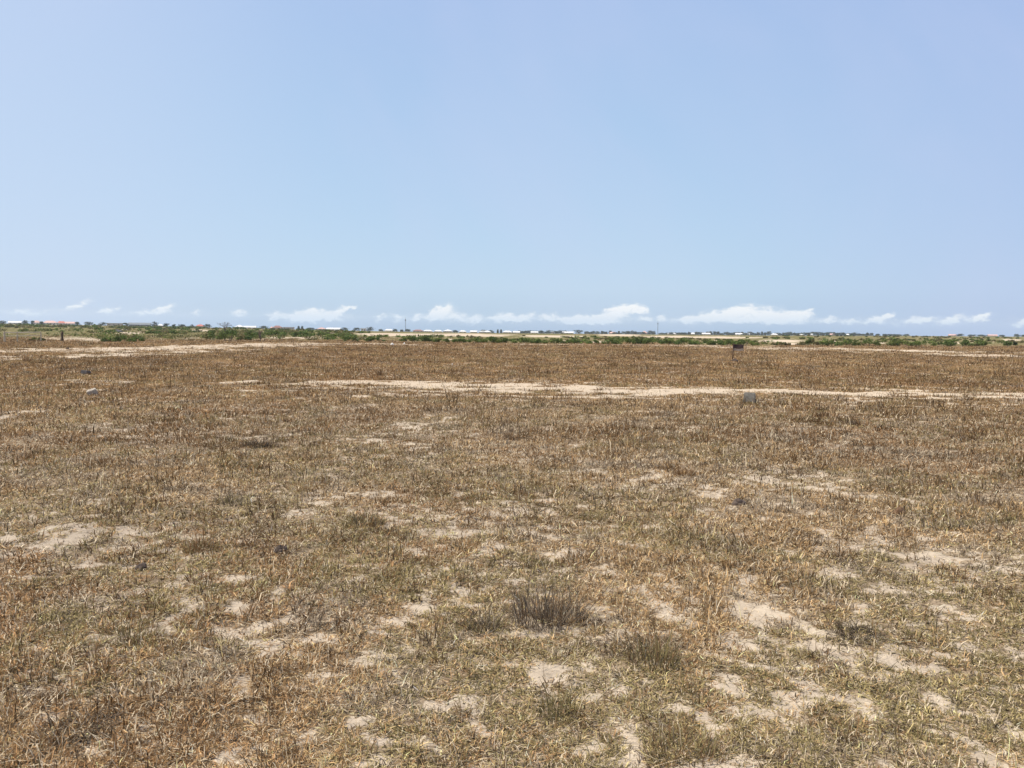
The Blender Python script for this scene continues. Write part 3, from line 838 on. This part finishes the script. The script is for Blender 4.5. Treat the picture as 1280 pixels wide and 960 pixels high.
TREES = [
    (4, 9, 400, 750, 'dark tree clump at the extreme left end of the skyline', 'flat'),
    (33, 9, 400, 760, 'dark bushy tree left of the long pink roof row', 'flat'),
    (41, 4, 400.5, 780, 'small dark tree touching the bushy one left of the pink roofs', 'round'),
    (52, 6, 401.3, 770, 'dark small tree against the left end of the long pink roof', 'round'),
    (97, 7, 402, 760, 'dark round tree at the right end of the long pink roof', 'round'),
    (111, 14, 402, 740, 'broad flat dark tree right of the long pink roof', 'flat'),
    (129, 10, 402.5, 720, 'rounded dark tree left of the pale low wall', 'flat'),
    (157, 8, 403.3, 730, 'dark tree between the pale low wall and the long grey shed', 'round'),
    (193, 9, 401.6, 690, 'tall rounded dark tree at the right end of the long grey shed', 'round'),
    (207, 7, 403.7, 690, 'dark round tree right of the small white cottage', 'round'),
    (218, 7, 405.6, 690, 'small dark tree, third to the right of the grey shed', 'round'),
    (228, 9, 406.5, 700, 'low dark tree, fourth to the right of the grey shed', 'flat'),
    (240, 8, 405.6, 720, 'dark tree touching the left side of the red roofed house', 'flat'),
    (259, 9, 404.4, 720, 'dark tree touching the right side of the red roofed house', 'round'),
    (281, 15, 400.6, 120, 'grey leafless tree rising above the tall green thicket', 'bare'),
    (328, 14, 407, 800, 'broad hazy dark tree left of the brown roofed house', 'flat'),
    (373, 4, 407.2, 900, 'slim dark tree, left one of a close pair', 'slim'),
    (377.5, 4, 407.6, 900, 'slim dark tree, right one of a close pair', 'slim'),
    (388, 12, 409.3, 900, 'low dark tree left of the white gabled house', 'flat'),
    (430, 11, 409, 900, 'dark tree at the right end of the long white house', 'flat'),
    (445, 11, 409.5, 900, 'dark tree in the gap left of the small white block', 'round'),
    (462, 13, 408, 880, 'broad dark tree right of the small white block', 'flat'),
    (476, 7, 411, 950, 'low dark tree left of the white house by the thin mast', 'flat'),
    (494, 8, 411, 950, 'rounded dark tree left of the foot of the thin mast', 'round'),
    (502, 6, 412, 950, 'small dark tree close to the left of the mast foot', 'round'),
    (510, 8, 411, 950, 'rounded dark tree right of the foot of the thin mast', 'round'),
    (569, 7, 412.5, 1050, 'dark tree between two of the white houses right of the thin mast', 'round'),
    (604, 11, 411.8, 1050, 'broad dark tree behind the widest white house', 'flat'),
    (613, 8, 412.2, 1060, 'dark tree at the right end of the widest white house', 'round'),
    (621.5, 3.2, 411.5, 1050, 'slender dark palm like tree, left of a close pair near centre', 'slim'),
    (625.5, 3.2, 411.5, 1050, 'slender dark palm like tree, right of a close pair near centre', 'slim'),
    (722, 12, 411.8, 1000, 'largest dark tree of the skyline between the two masts', 'round'),
    (1198, 10, 417, 1100, 'dark tree standing alone on the flat skyline at the right', 'flat'),
    (1213, 10, 418.4, 1150, 'low dark tree right of the lone right hand skyline tree', 'flat'),
    (1226, 14, 418, 1150, 'wide low dark tree, second right of the lone skyline tree', 'flat'),
    (1250, 8, 418.3, 1150, 'small dark tree left of the last one at the right edge', 'flat'),
    (1269, 9, 417.2, 1100, 'dark tree nearest the right edge of the skyline', 'round'),
    (1278, 8, 418, 1100, 'dark low tree cut by the right edge of the skyline', 'flat'),
]
for t in TREES: tree(*t[:5], kind=t[5])
rnd = random.Random(5)
def row(x0, x1, step, top, label, group):
    x = x0
    while x < x1:
        x += step * rnd.uniform(.7, 1.3)
        if 714 < x < 730: continue
        tree(x, rnd.uniform(4, 13), top(x) + rnd.uniform(-1.1, 1.9), rnd.uniform(1050, 1350), label, rnd.choice(['round', 'flat', 'flat', 'round', 'slim']), group)
row(636, 716, 5.0, lambda x: 413.6, 'small dark hazy tree in the low skyline row left of the largest tree', 'skyline trees left of the largest tree')
row(728, 815, 4.8, lambda x: 413.6, 'small dark hazy tree in the skyline row between largest tree and second mast', 'skyline trees between the largest tree and the second mast')
row(822, 955, 4.6, lambda x: 414.6, 'small dark hazy tree in the skyline row right of the second mast', 'skyline trees right of the second mast')
row(960, 1080, 4.2, lambda x: 414.8 + max(0, x - 1060) * .05, 'dark hazy tree in the dense skyline row right of the field sign', 'skyline trees right of the sign')
row(1082, 1128, 7.5, lambda x: 416.6 + (x - 1082) * .05, 'low dark tree where the skyline row tapers off to the right', 'skyline trees at the tapering end')


# ------------------------------------------------------------------ distant houses
def house(px0, px1, top_py, d, label, roof=M_ROOFW, wall=M_WALLW, kind='hip', h_wall=None, name='house', cat='house'):
    px = (px0 + px1) / 2; s = d / F
    X, Y, Z = far_at(px, d)
    w = (px1 - px0) * s
    h = EYE + (eye_line(px) - top_py) * s - Z
    h = max(h, 3.0)
    dp = min(max(w * .6, 6), 11)
    hw = h_wall or h * (.45 if kind != 'flat' else .85)
    e = tag(empty(name, (X, Y, Z - .1), -math.atan2(X, Y) * .6 + random.uniform(-.12, .12)), label, cat, 'far houses')
    MB().box((0, 0, hw / 2), (w * .92, dp * .9, hw)).build('wall', wall, e)
    hr = h - hw; W2 = w / 2; D2 = dp / 2
    mb = MB()
    if kind == 'flat':
        mb.box((0, 0, hw + hr / 2), (w, dp, hr))
    else:
        ins = min(W2 * .95, D2) if kind == 'hip' else .0
        if kind == 'pyramid': ins = W2 * .97
        mb.poly([(-W2, -D2, hw), (W2, -D2, hw), (W2, D2, hw), (-W2, D2, hw), (-W2 + ins, 0, h), (W2 - ins, 0, h),
                 (-W2, -D2, hw - .15), (W2, -D2, hw - .15), (W2, D2, hw - .15), (-W2, D2, hw - .15)],
                [(0, 1, 5, 4), (2, 3, 4, 5), (3, 0, 4), (1, 2, 5), (6, 7, 1, 0), (7, 8, 2, 1), (8, 9, 3, 2), (9, 6, 0, 3), (9, 8, 7, 6)])
    mb.build('roof', roof, e)
    nwin = max(2, min(8, int(w / 4.5)))
    for i in range(nwin):
        x = -w * .46 + (i + .5) * w * .92 / nwin
        if i == nwin // 2:
            MB().box((x, -dp * .45 - .02, min(1.05, hw * .42)), (.95, .06, min(2.05, hw * .8))).build('door', M_STUMP, e)
        else:
            f = MB().box((x, -dp * .45 - .03, hw * .58), (1.35, .08, min(1.2, hw * .45))).build('window', M_GLASS, e)
    return e


HOUSES = [
    (12, 27, 401.3, 1250, 'pale low house left of the bushy tree at the far left', M_ROOFW, M_WALLW, 'gable'),
    (42, 50.5, 400.6, 1250, 'small white and pink house left of the long pink roof', M_ROOFP, M_WALLW, 'hip'),
    (55, 72, 400.8, 1250, 'long low house with pink roof, left part of the row', M_ROOFP, M_WALLW, 'hip'),
    (71.5, 83, 401.3, 1280, 'house with redder roof in the middle of the pink row', M_ROOFR, M_WALLW, 'hip'),
    (82.5, 94, 402, 1250, 'pale house with pink roof at the right end of the row', M_ROOFP, M_WALLW, 'gable'),
    (135, 153, 403.8, 900, 'long pale low wall like building at the left skyline', M_ROOFW, M_WALLC, 'flat'),
    (162, 188, 403.2, 850, 'long dark grey shed left of the tall rounded tree', M_ROOFG, M_CONC, 'gable'),
    (197.5, 204.5, 405.6, 900, 'small white cottage between two dark round trees', M_ROOFW, M_WALLW, 'hip'),
    (245, 255.5, 405.4, 900, 'house with bright red roof between two dark trees', M_ROOFR, M_WALLW, 'hip'),
    (294, 304.5, 405.8, 900, 'white gabled house just right of the leafless tree', M_ROOFW, M_WALLW, 'pyramid'),
    (304.5, 320, 408.2, 950, 'long white low house right of the leafless tree', M_ROOFW, M_WALLW, 'gable'),
    (337, 342, 408.2, 1000, 'small pink house touching the brown roofed house', M_ROOFP, M_WALLW, 'hip'),
    (341, 352.5, 406.8, 1000, 'house with tall reddish brown hipped roof', M_ROOFB, M_WALLC, 'hip'),
    (353, 368, 410, 1050, 'pale low building right of the brown roofed house', M_ROOFW, M_WALLC, 'flat'),
    (396, 407.5, 409, 1000, 'white house with pink tinted gable left of the long white one', M_ROOFP, M_WALLW, 'pyramid'),
    (408, 425.5, 409.6, 950, 'long bright white house left of centre', M_ROOFW, M_WALLW, 'gable'),
    (451, 457.5, 410.2, 1000, 'small white block between two broad dark trees', M_ROOFW, M_WALLW, 'flat'),
    (480, 491.5, 411.6, 1000, 'white house left of the foot of the thin mast', M_ROOFW, M_WALLW, 'hip'),
    (515, 529, 413, 1050, 'low house with dark red roof right of the mast foot', M_ROOFB, M_WALLC, 'hip'),
    (528, 540.5, 412.6, 1100, 'white house, first to the right of the dark red roof', M_ROOFW, M_WALLC, 'hip'),
    (542, 552.5, 412.8, 1100, 'white house, second to the right of the dark red roof', M_ROOFW, M_WALLC, 'hip'),
    (553, 565.5, 411.6, 1050, 'white house with peaked roof, third right of the dark red roof', M_ROOFW, M_WALLC, 'pyramid'),
    (573, 582.5, 413, 1100, 'white house right of a dark tree near the image centre', M_ROOFW, M_WALLW, 'hip'),
    (587, 596, 414.4, 1100, 'lower white house left of the widest white house', M_ROOFW, M_WALLC, 'gable'),
    (597.5, 613.5, 413.4, 1050, 'widest white house near the image centre', M_ROOFW, M_WALLC, 'hip'),
    (627, 640, 413.2, 1050, 'white house right of the pair of slender trees', M_ROOFW, M_WALLC, 'hip'),
    (640.5, 649.5, 415, 1100, 'low white house touching the one by the slender trees', M_ROOFW, M_WALLC, 'gable'),
    (662.5, 672, 415, 1100, 'white house alone left of the largest skyline tree', M_ROOFW, M_WALLC, 'gable'),
    (699.5, 716.5, 415, 1100, 'long cream low house touching the left of the largest tree', M_ROOFW, M_WALLC, 'gable'),
    (688, 692, 415.6, 1100, 'tiny white block left of the long cream house', M_ROOFW, M_WALLW, 'flat'),
    (760, 771, 414.6, 1150, 'pale house right of the largest skyline tree', M_ROOFP, M_WALLC, 'hip'),
    (801, 808, 413.6, 1150, 'small greyish pink house left of the second mast', M_ROOFP, M_WALLC, 'hip'),
    (833, 844, 416.2, 1150, 'pale house, first to the right of the second mast', M_ROOFW, M_WALLC, 'hip'),
    (859, 867, 416.6, 1150, 'pale house, second to the right of the second mast', M_ROOFW, M_WALLC, 'gable'),
    (876, 886.5, 416.8, 1150, 'white house, third to the right of the second mast', M_ROOFW, M_WALLC, 'gable'),
    (918, 935.5, 416.8, 1150, 'long white house above the field sign', M_ROOFW, M_WALLW, 'gable'),
    (962, 971, 416.8, 1200, 'pale house, first to the right of the field sign', M_ROOFW, M_WALLC, 'hip'),
    (990, 1003.5, 416.6, 1150, 'bright white house with peaked roof right of the field sign', M_ROOFW, M_WALLW, 'pyramid'),
    (1008, 1014, 418, 1200, 'tiny white house just right of the bright peaked one', M_ROOFW, M_WALLC, 'gable'),
    (1036, 1046, 418, 1200, 'pale low house in front of the dense skyline row', M_ROOFP, M_WALLC, 'gable'),
    (1055, 1061, 418.2, 1200, 'small white house near the right end of dense skyline row', M_ROOFW, M_WALLW, 'hip'),
    (1184, 1193, 418.6, 1250, 'pinkish low house left of the lone right hand skyline tree', M_ROOFP, M_WALLC, 'gable'),
    (1233, 1244, 418.8, 1250, 'pale low house left of the small tree near the right edge', M_ROOFP, M_WALLC, 'gable'),
]
for hh in HOUSES: house(*hh)
clod('rubble_heap', 147, 415, 11, 3.4, M_DARKSTONE, 'low dark rubble heap in the scrub at the far left', 'rubble heap', lumps=6)
clod('broken_slab', 155, 412.6, 11, 1.6, M_PALESTONE, 'pale broken slab behind the dark rubble heap', 'slab', lumps=5)
clod('broken_slab', 143, 412.4, 7, 1.2, M_PALESTONE, 'smaller pale slab at the left end of the dark rubble heap', 'slab', lumps=4)


def mast(px, top_py, d, label, w):
    X, Y, Z = far_at(px, d); s = d / F
    h = EYE + (eye_line(px) - top_py) * s - Z
    e = tag(empty('radio_mast', (X, Y, Z - .1)), label, 'mast', 'radio masts on the skyline')
    mb = MB(); n = 14
    for k in range(3):
        a = k * 2.094
        mb.tube([(math.cos(a) * w, math.sin(a) * w, -.3), (math.cos(a) * w * .55, math.sin(a) * w * .55, h * .86)], [.13, .10], 5)
    for i in range(n):
        z0 = h * .86 * i / n; z1 = h * .86 * (i + 1) / n; r0 = w * (1 - .45 * i / n); r1 = w * (1 - .45 * (i + 1) / n)
        for k in range(3):
            a = k * 2.094; b = a + 2.094
            mb.tube([(math.cos(a) * r0, math.sin(a) * r0, z0), (math.cos(b) * r1, math.sin(b) * r1, z1)], [.055, .055], 4)
    mb.build('lattice_tower', M_MAST, e)
    MB().tube([(0, 0, h * .84), (0, 0, h)], [.14, .08], 6).build('antenna', M_MAST, e)
    pm = MB()
    for k in range(3):
        a = k * 2.094 + .5
        pm.box((math.cos(a) * w * 1.0, math.sin(a) * w * 1.0, h * .80), (.35, .35, 1.6))
    pm.build('antenna_panels', M_ROOFG, e)
mast(506.3, 396.5, 1000, 'thin grey radio mast left of the image centre', .55)
mast(821, 401, 1150, 'fainter thin radio mast right of the image centre', .5)


# ------------------------------------------------------------------ far scrub: too many plants to count
def build_scrub():
    N = 5200
    th = np.radians(RNG.uniform(-40, 40, N)); u = RNG.random(N)
    d = 95 * (900 / 95) ** u
    X = d * np.sin(th); Y = d * np.cos(th)
    bare, green, _ = masks(X, Y)
    g = fbm(X / 22, Y / 40, 3, 303)
    pxs = 640 + F * X / Y
    dmax = np.interp(pxs, [0, 380, 480, 900, 1000, 1280], [900, 600, 190, 190, 420, 500])
    keep = (green > .55) & (bare < .3) & (g > .44) & (d < dmax) & (RNG.random(N) < np.interp(pxs, [300, 480], [1, .8]))
    X, Y, d, g = X[keep], Y[keep], d[keep], g[keep]
    Z = height(X, Y)
    Vs, Qs, Cs = [], [], []; o = 0
    cols = [G1, G2, G3, GO * .8, GO]
    for x, y, z, dd, gg in zip(X, Y, Z, d, g):
        s = dd / F
        hmax = np.interp(640 + F * x / y, [0, 250, 400, 640, 1280], [1.15, 1.0, .7, .42, .5]) * (.3 + 1.2 * gg)
        r = hmax * random.uniform(.35, .7)
        bl = [(x + random.uniform(-1.2, 1.2) * r, y + random.uniform(-.8, .8) * r, z + r * .45, r * random.uniform(1.0, 2.0), r * 1.2, r * random.uniform(.6, .9)) for _ in range(3)]
        V, Q, C = leaf_cloud(bl, 70, max(.06, s * .75), [cols[random.randrange(5)] * random.uniform(.75, 1.15)])
        Vs.append(V); Qs.append(Q + o); Cs.append(C); o += len(V)
    ob = link('scrub', mesh_np('scrub', np.concatenate(Vs), [np.concatenate(Qs)], np.concatenate(Cs), False, [M_LEAF]))
    tag(ob, 'low olive green scrub spreading over the plain beyond the brown field', 'scrub', kind='stuff')


build_scrub()

# ------------------------------------------------------------------ haze
def haze():
    zmin = -20.0
    R_ = FAR * 1.06
    me = MB().box((0, 0, (zmin + 34) / 2), (2 * R_, 2 * R_, 34 - zmin))
    m, nt, out = newmat('haze_air')
    v = nt.nodes.new('ShaderNodeVolumePrincipled')
    v.inputs['Color'].default_value = (.82, .92, 1.0, 1); v.inputs['Density'].default_value = .00014
    v.inputs['Anisotropy'].default_value = .2
    nt.links.new(v.outputs[0], out.inputs['Volume'])
    o = me.build('haze', m); o['kind'] = 'stuff'


HAZE = True
if HAZE: haze()

# ------------------------------------------------------------------ sky and sun
SUN_EL, SUN_AZ = 62.0, -96.0      # azimuth measured from the view direction (+Y), negative = left
az = math.radians(SUN_AZ); el = math.radians(SUN_EL)
sdir = Vector((math.sin(az) * math.cos(el), math.cos(az) * math.cos(el), math.sin(el)))
sl = bpy.data.lights.new('sun', 'SUN'); sl.energy = 5.0; sl.angle = math.radians(.53); sl.color = (1, .925, .80)
so = bpy.data.objects.new('sun', sl); COL.objects.link(so); so.rotation_euler = sdir.to_track_quat('Z', 'Y').to_euler(); so.location = (0, 0, 30)

w = bpy.data.worlds.new('World'); sc.world = w; w.use_nodes = True
nt = w.node_tree
for n in list(nt.nodes): nt.nodes.remove(n)
T = NT(nt)
out = T.n('ShaderNodeOutputWorld'); bg = T.n('ShaderNodeBackground')
sky = T.n('ShaderNodeTexSky'); sky.sky_type = 'NISHITA'; sky.sun_disc = False
sky.sun_elevation = el; sky.sun_rotation = az
sky.altitude = 0; sky.air_density = 1.0; sky.dust_density = 1.0; sky.ozone_density = 2.0
STR = 0.10
EXPO = 0.25
bg.inputs['Strength'].default_value = STR
gen = T.n('ShaderNodeTexCoord').outputs['Generated']
nv = T.n('ShaderNodeVectorMath', operation='NORMALIZE'); T.L.new(gen, nv.inputs[0])
sep = T.n('ShaderNodeSeparateXYZ'); T.L.new(nv.outputs[0], sep.inputs[0])
A_ = T.math('ARCTAN2', sep.outputs[0], sep.outputs[1]); E_ = T.math('ARCSINE', sep.outputs[2])
cmb = T.n('ShaderNodeCombineXYZ'); T.L.new(A_, cmb.inputs[0]); T.L.new(E_, cmb.inputs[1])
ae = cmb.outputs[0]
# wobble the domain so that the clumps get cauliflower edges
def scaled(vec, sx, sy):
    m = T.n('ShaderNodeMapping'); T.L.new(vec, m.inputs[0]); m.inputs['Scale'].default_value = (sx, sy, 1); return m.outputs[0]
nz = T.n('ShaderNodeTexNoise'); T.L.new(scaled(ae, 1, 1.5), nz.inputs['Vector']); nz.inputs['Scale'].default_value = 95; nz.inputs['Detail'].default_value = 4
off = T.n('ShaderNodeVectorMath', operation='SUBTRACT'); T.L.new(nz.outputs['Color'], off.inputs[0]); off.inputs[1].default_value = (.5, .5, .5)
ofs = T.n('ShaderNodeVectorMath', operation='MULTIPLY'); T.L.new(off.outputs[0], ofs.inputs[0]); ofs.inputs[1].default_value = (.022, .013, 0)
aw = T.n('ShaderNodeVectorMath', operation='ADD'); T.L.new(ae, aw.inputs[0]); T.L.new(ofs.outputs[0], aw.inputs[1])
CLOUDS = [  # px, py, half width px, half height px, tilt deg (rising right), strength
    (96, 384, 15, 4, 18, .75), (136, 389, 9, 4, 12, .8), (205, 387.5, 13, 5, 16, .9), (182, 392, 12, 4, 0, .5), (246, 391, 7, 4, 25, .45), (300, 391, 12, 5, 0, .5),
    (30, 393, 22, 4, 0, .35),
    (388, 393, 22, 7, 10, .9), (372, 397, 26, 5, 0, .55), (342, 396, 8, 6, 30, .7), (420, 391, 18, 5, 22, .75), (436, 386, 10, 3, 25, .7), (400, 398, 40, 6, 0, .45), (475, 396, 8, 5, 25, .7), (497, 398, 10, 6, 0, .6), (520, 396, 9, 5, 15, .65),
    (552, 388, 16, 7, 24, 1.0), (541, 395, 10, 7, 30, .8), (568, 396, 22, 8, 0, .6), (595, 399, 12, 6, 15, .6), (626, 396, 14, 6, 15, .75), (640, 399, 24, 5, 0, .6), (655, 396, 13, 5, 20, .7),
    (685, 396, 11, 5, 15, .8), (712, 399, 20, 5, 2, .85), (738, 399, 18, 6, 4, .95), (765, 392, 20, 8, 22, 1.0), (785, 385, 18, 5, 14, .9), (795, 390, 14, 5, 10, .6), (752, 402, 26, 4, 0, .6), (806, 400, 7, 4, 10, .7), (803, 388, 7, 4, 10, .65), (826, 398, 7, 4, 0, .55),
    (852, 400, 14, 4, 6, .7), (880, 397, 24, 7, 10, .95), (918, 391, 22, 7, 14, 1.0), (955, 394, 26, 9, 2, 1.0), (990, 397, 20, 8, 4, .95), (1004, 392, 9, 4, 10, .6), (940, 401, 50, 4, 0, .6),
    (1032, 401, 12, 4, 8, .75), (1060, 403, 9, 4, 12, .6), (1094, 400, 16, 4.5, 14, .85), (1108, 397, 8, 3, 15, .7), (1148, 402, 15, 4.5, 8, .85), (1188, 401, 15, 4, 22, .75), (1221, 400, 14, 4, 10, .9), (1275, 405, 10, 4, 8, .85),
]
CLOUDS += [(560, 399, 70, 7, 0, .18), (690, 399, 80, 7, 0, .2), (790, 399, 60, 8, 0, .18), (930, 400, 100, 8, 0, .18), (400, 397, 90, 7, 0, .18), (180, 393, 90, 5, 0, .2), (1130, 404, 110, 6, 0, .24), (40, 391, 40, 5, 0, .24)]
acc = None
for (cx, cy, hw, hh, tl, st) in CLOUDS:
    u0 = math.atan((cx - 640) / F); v0 = (eye_line(cx) - cy) / F
    mp = T.n('ShaderNodeMapping', vector_type='TEXTURE'); T.L.new(aw.outputs[0], mp.inputs[0])
    mp.inputs['Location'].default_value = (u0, v0, 0); mp.inputs['Rotation'].default_value = (0, 0, math.radians(tl - .6)); mp.inputs['Scale'].default_value = (hw * 1.8 / F, hh * 1.8 / F, 1)
    gr = T.n('ShaderNodeTexGradient', gradient_type='QUADRATIC_SPHERE'); T.L.new(mp.outputs[0], gr.inputs[0])
    vv = T.math('MULTIPLY', gr.outputs['Fac'], st * 1.5)
    acc = vv if acc is None else T.math('ADD', acc, vv)
tex = T.noise(scaled(ae, 1, 1.8), 150, 6, .66)
den = T.math('ADD', acc, T.math('MULTIPLY', T.math('SUBTRACT', tex, .5), T.math('MULTIPLY', acc, 2.3)))
cl = T.remap(den, .06, .90, 0, .96)
# thin bright bank of haze cloud low over the horizon
bank = T.math('MULTIPLY', T.remap(E_, .002, .022, 1, 0), .10)
skyc = sky.outputs['Color']
# humid tropical air: the clear sky is whitened towards a pale blue that varies with elevation
ramp = T.n('ShaderNodeValToRGB'); T.L.new(T.math('MULTIPLY', E_, 2 / math.pi), ramp.inputs[0])
cr = ramp.color_ramp; K = 2 ** -EXPO
stops = [(0.0, (.37, .55, .80)), (.008, (.46, .645, .87)), (.03, (.525, .72, .92)), (.07, (.50, .70, .92)), (.15, (.45, .645, .91)), (.26, (.405, .57, .89)), (1.0, (.17, .30, .62))]
while len(cr.elements) < len(stops): cr.elements.new(.5)
for el_, (p_, c_) in zip(cr.elements, stops):
    el_.position = p_; el_.color = (*[c * K for c in c_], 1)
rs = T.n('ShaderNodeVectorMath', operation='SCALE'); T.L.new(ramp.outputs[0], rs.inputs[0]); rs.inputs['Scale'].default_value = 1 / STR
skyc = T.mix(.82, skyc, rs.outputs[0])
# thin high veil
veil = T.remap(T.noise(scaled(nv.outputs[0], 1.2, 3), 1.6, 5, .55, .6), .40, .72, 0, .26)
wht = T.mix(T.remap(E_, .004, .028), tuple(c * K / STR for c in (.70, .81, .95)), tuple(c * K / STR for c in (.96, .98, 1.0)))  # cloud colour, with shading of the undersides painted in by elevation
# hazy glow towards the sun's side
glow = T.remap(A_, -.05, -.6, 0, .5)
skyc = T.mix(glow, skyc, tuple(c * K / STR for c in (.63, .725, .92)))
glow2 = T.remap(A_, .1, .7, 0, .5)
skyc = T.mix(glow2, skyc, tuple(c * K / STR for c in (.40, .495, .80)))
skyc = T.mix(veil, skyc, tuple(c * K / STR for c in (.62, .67, .90)))
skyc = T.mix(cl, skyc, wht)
T.L.new(skyc, bg.inputs['Color']); T.L.new(bg.outputs[0], out.inputs[0])
w.cycles.sampling_method = 'MANUAL'; w.cycles.sample_map_resolution = 512

# ------------------------------------------------------------------ camera
cam = bpy.data.cameras.new('camera'); cam.sensor_width = 36; cam.lens = 36 * F / 1280; cam.clip_start = .05; cam.clip_end = 20000
co = bpy.data.objects.new('camera', cam); COL.objects.link(co); sc.camera = co
f = Vector((0, math.cos(PITCH), -math.sin(PITCH))); r0 = Vector((1, 0, 0)); u0 = r0.cross(f)
r = math.cos(ROLL) * r0 + math.sin(ROLL) * u0; u = math.cos(ROLL) * u0 - math.sin(ROLL) * r0
M = Matrix((r, u, -f)).transposed().to_4x4(); M.translation = Vector((0, 0, EYE))
co.matrix_world = M

# ------------------------------------------------------------------ render settings
sc.render.engine = 'CYCLES'
sc.view_settings.view_transform = 'Standard'; sc.view_settings.look = 'None'; sc.view_settings.exposure = EXPO; sc.view_settings.gamma = 1
sc.cycles.max_bounces = 5; sc.cycles.diffuse_bounces = 2; sc.cycles.glossy_bounces = 1; sc.cycles.transmission_bounces = 2; sc.cycles.volume_bounces = 1; sc.cycles.transparent_max_bounces = 4
sc.cycles.use_denoising = True
sc.cycles.caustics_reflective = False; sc.cycles.caustics_refractive = False
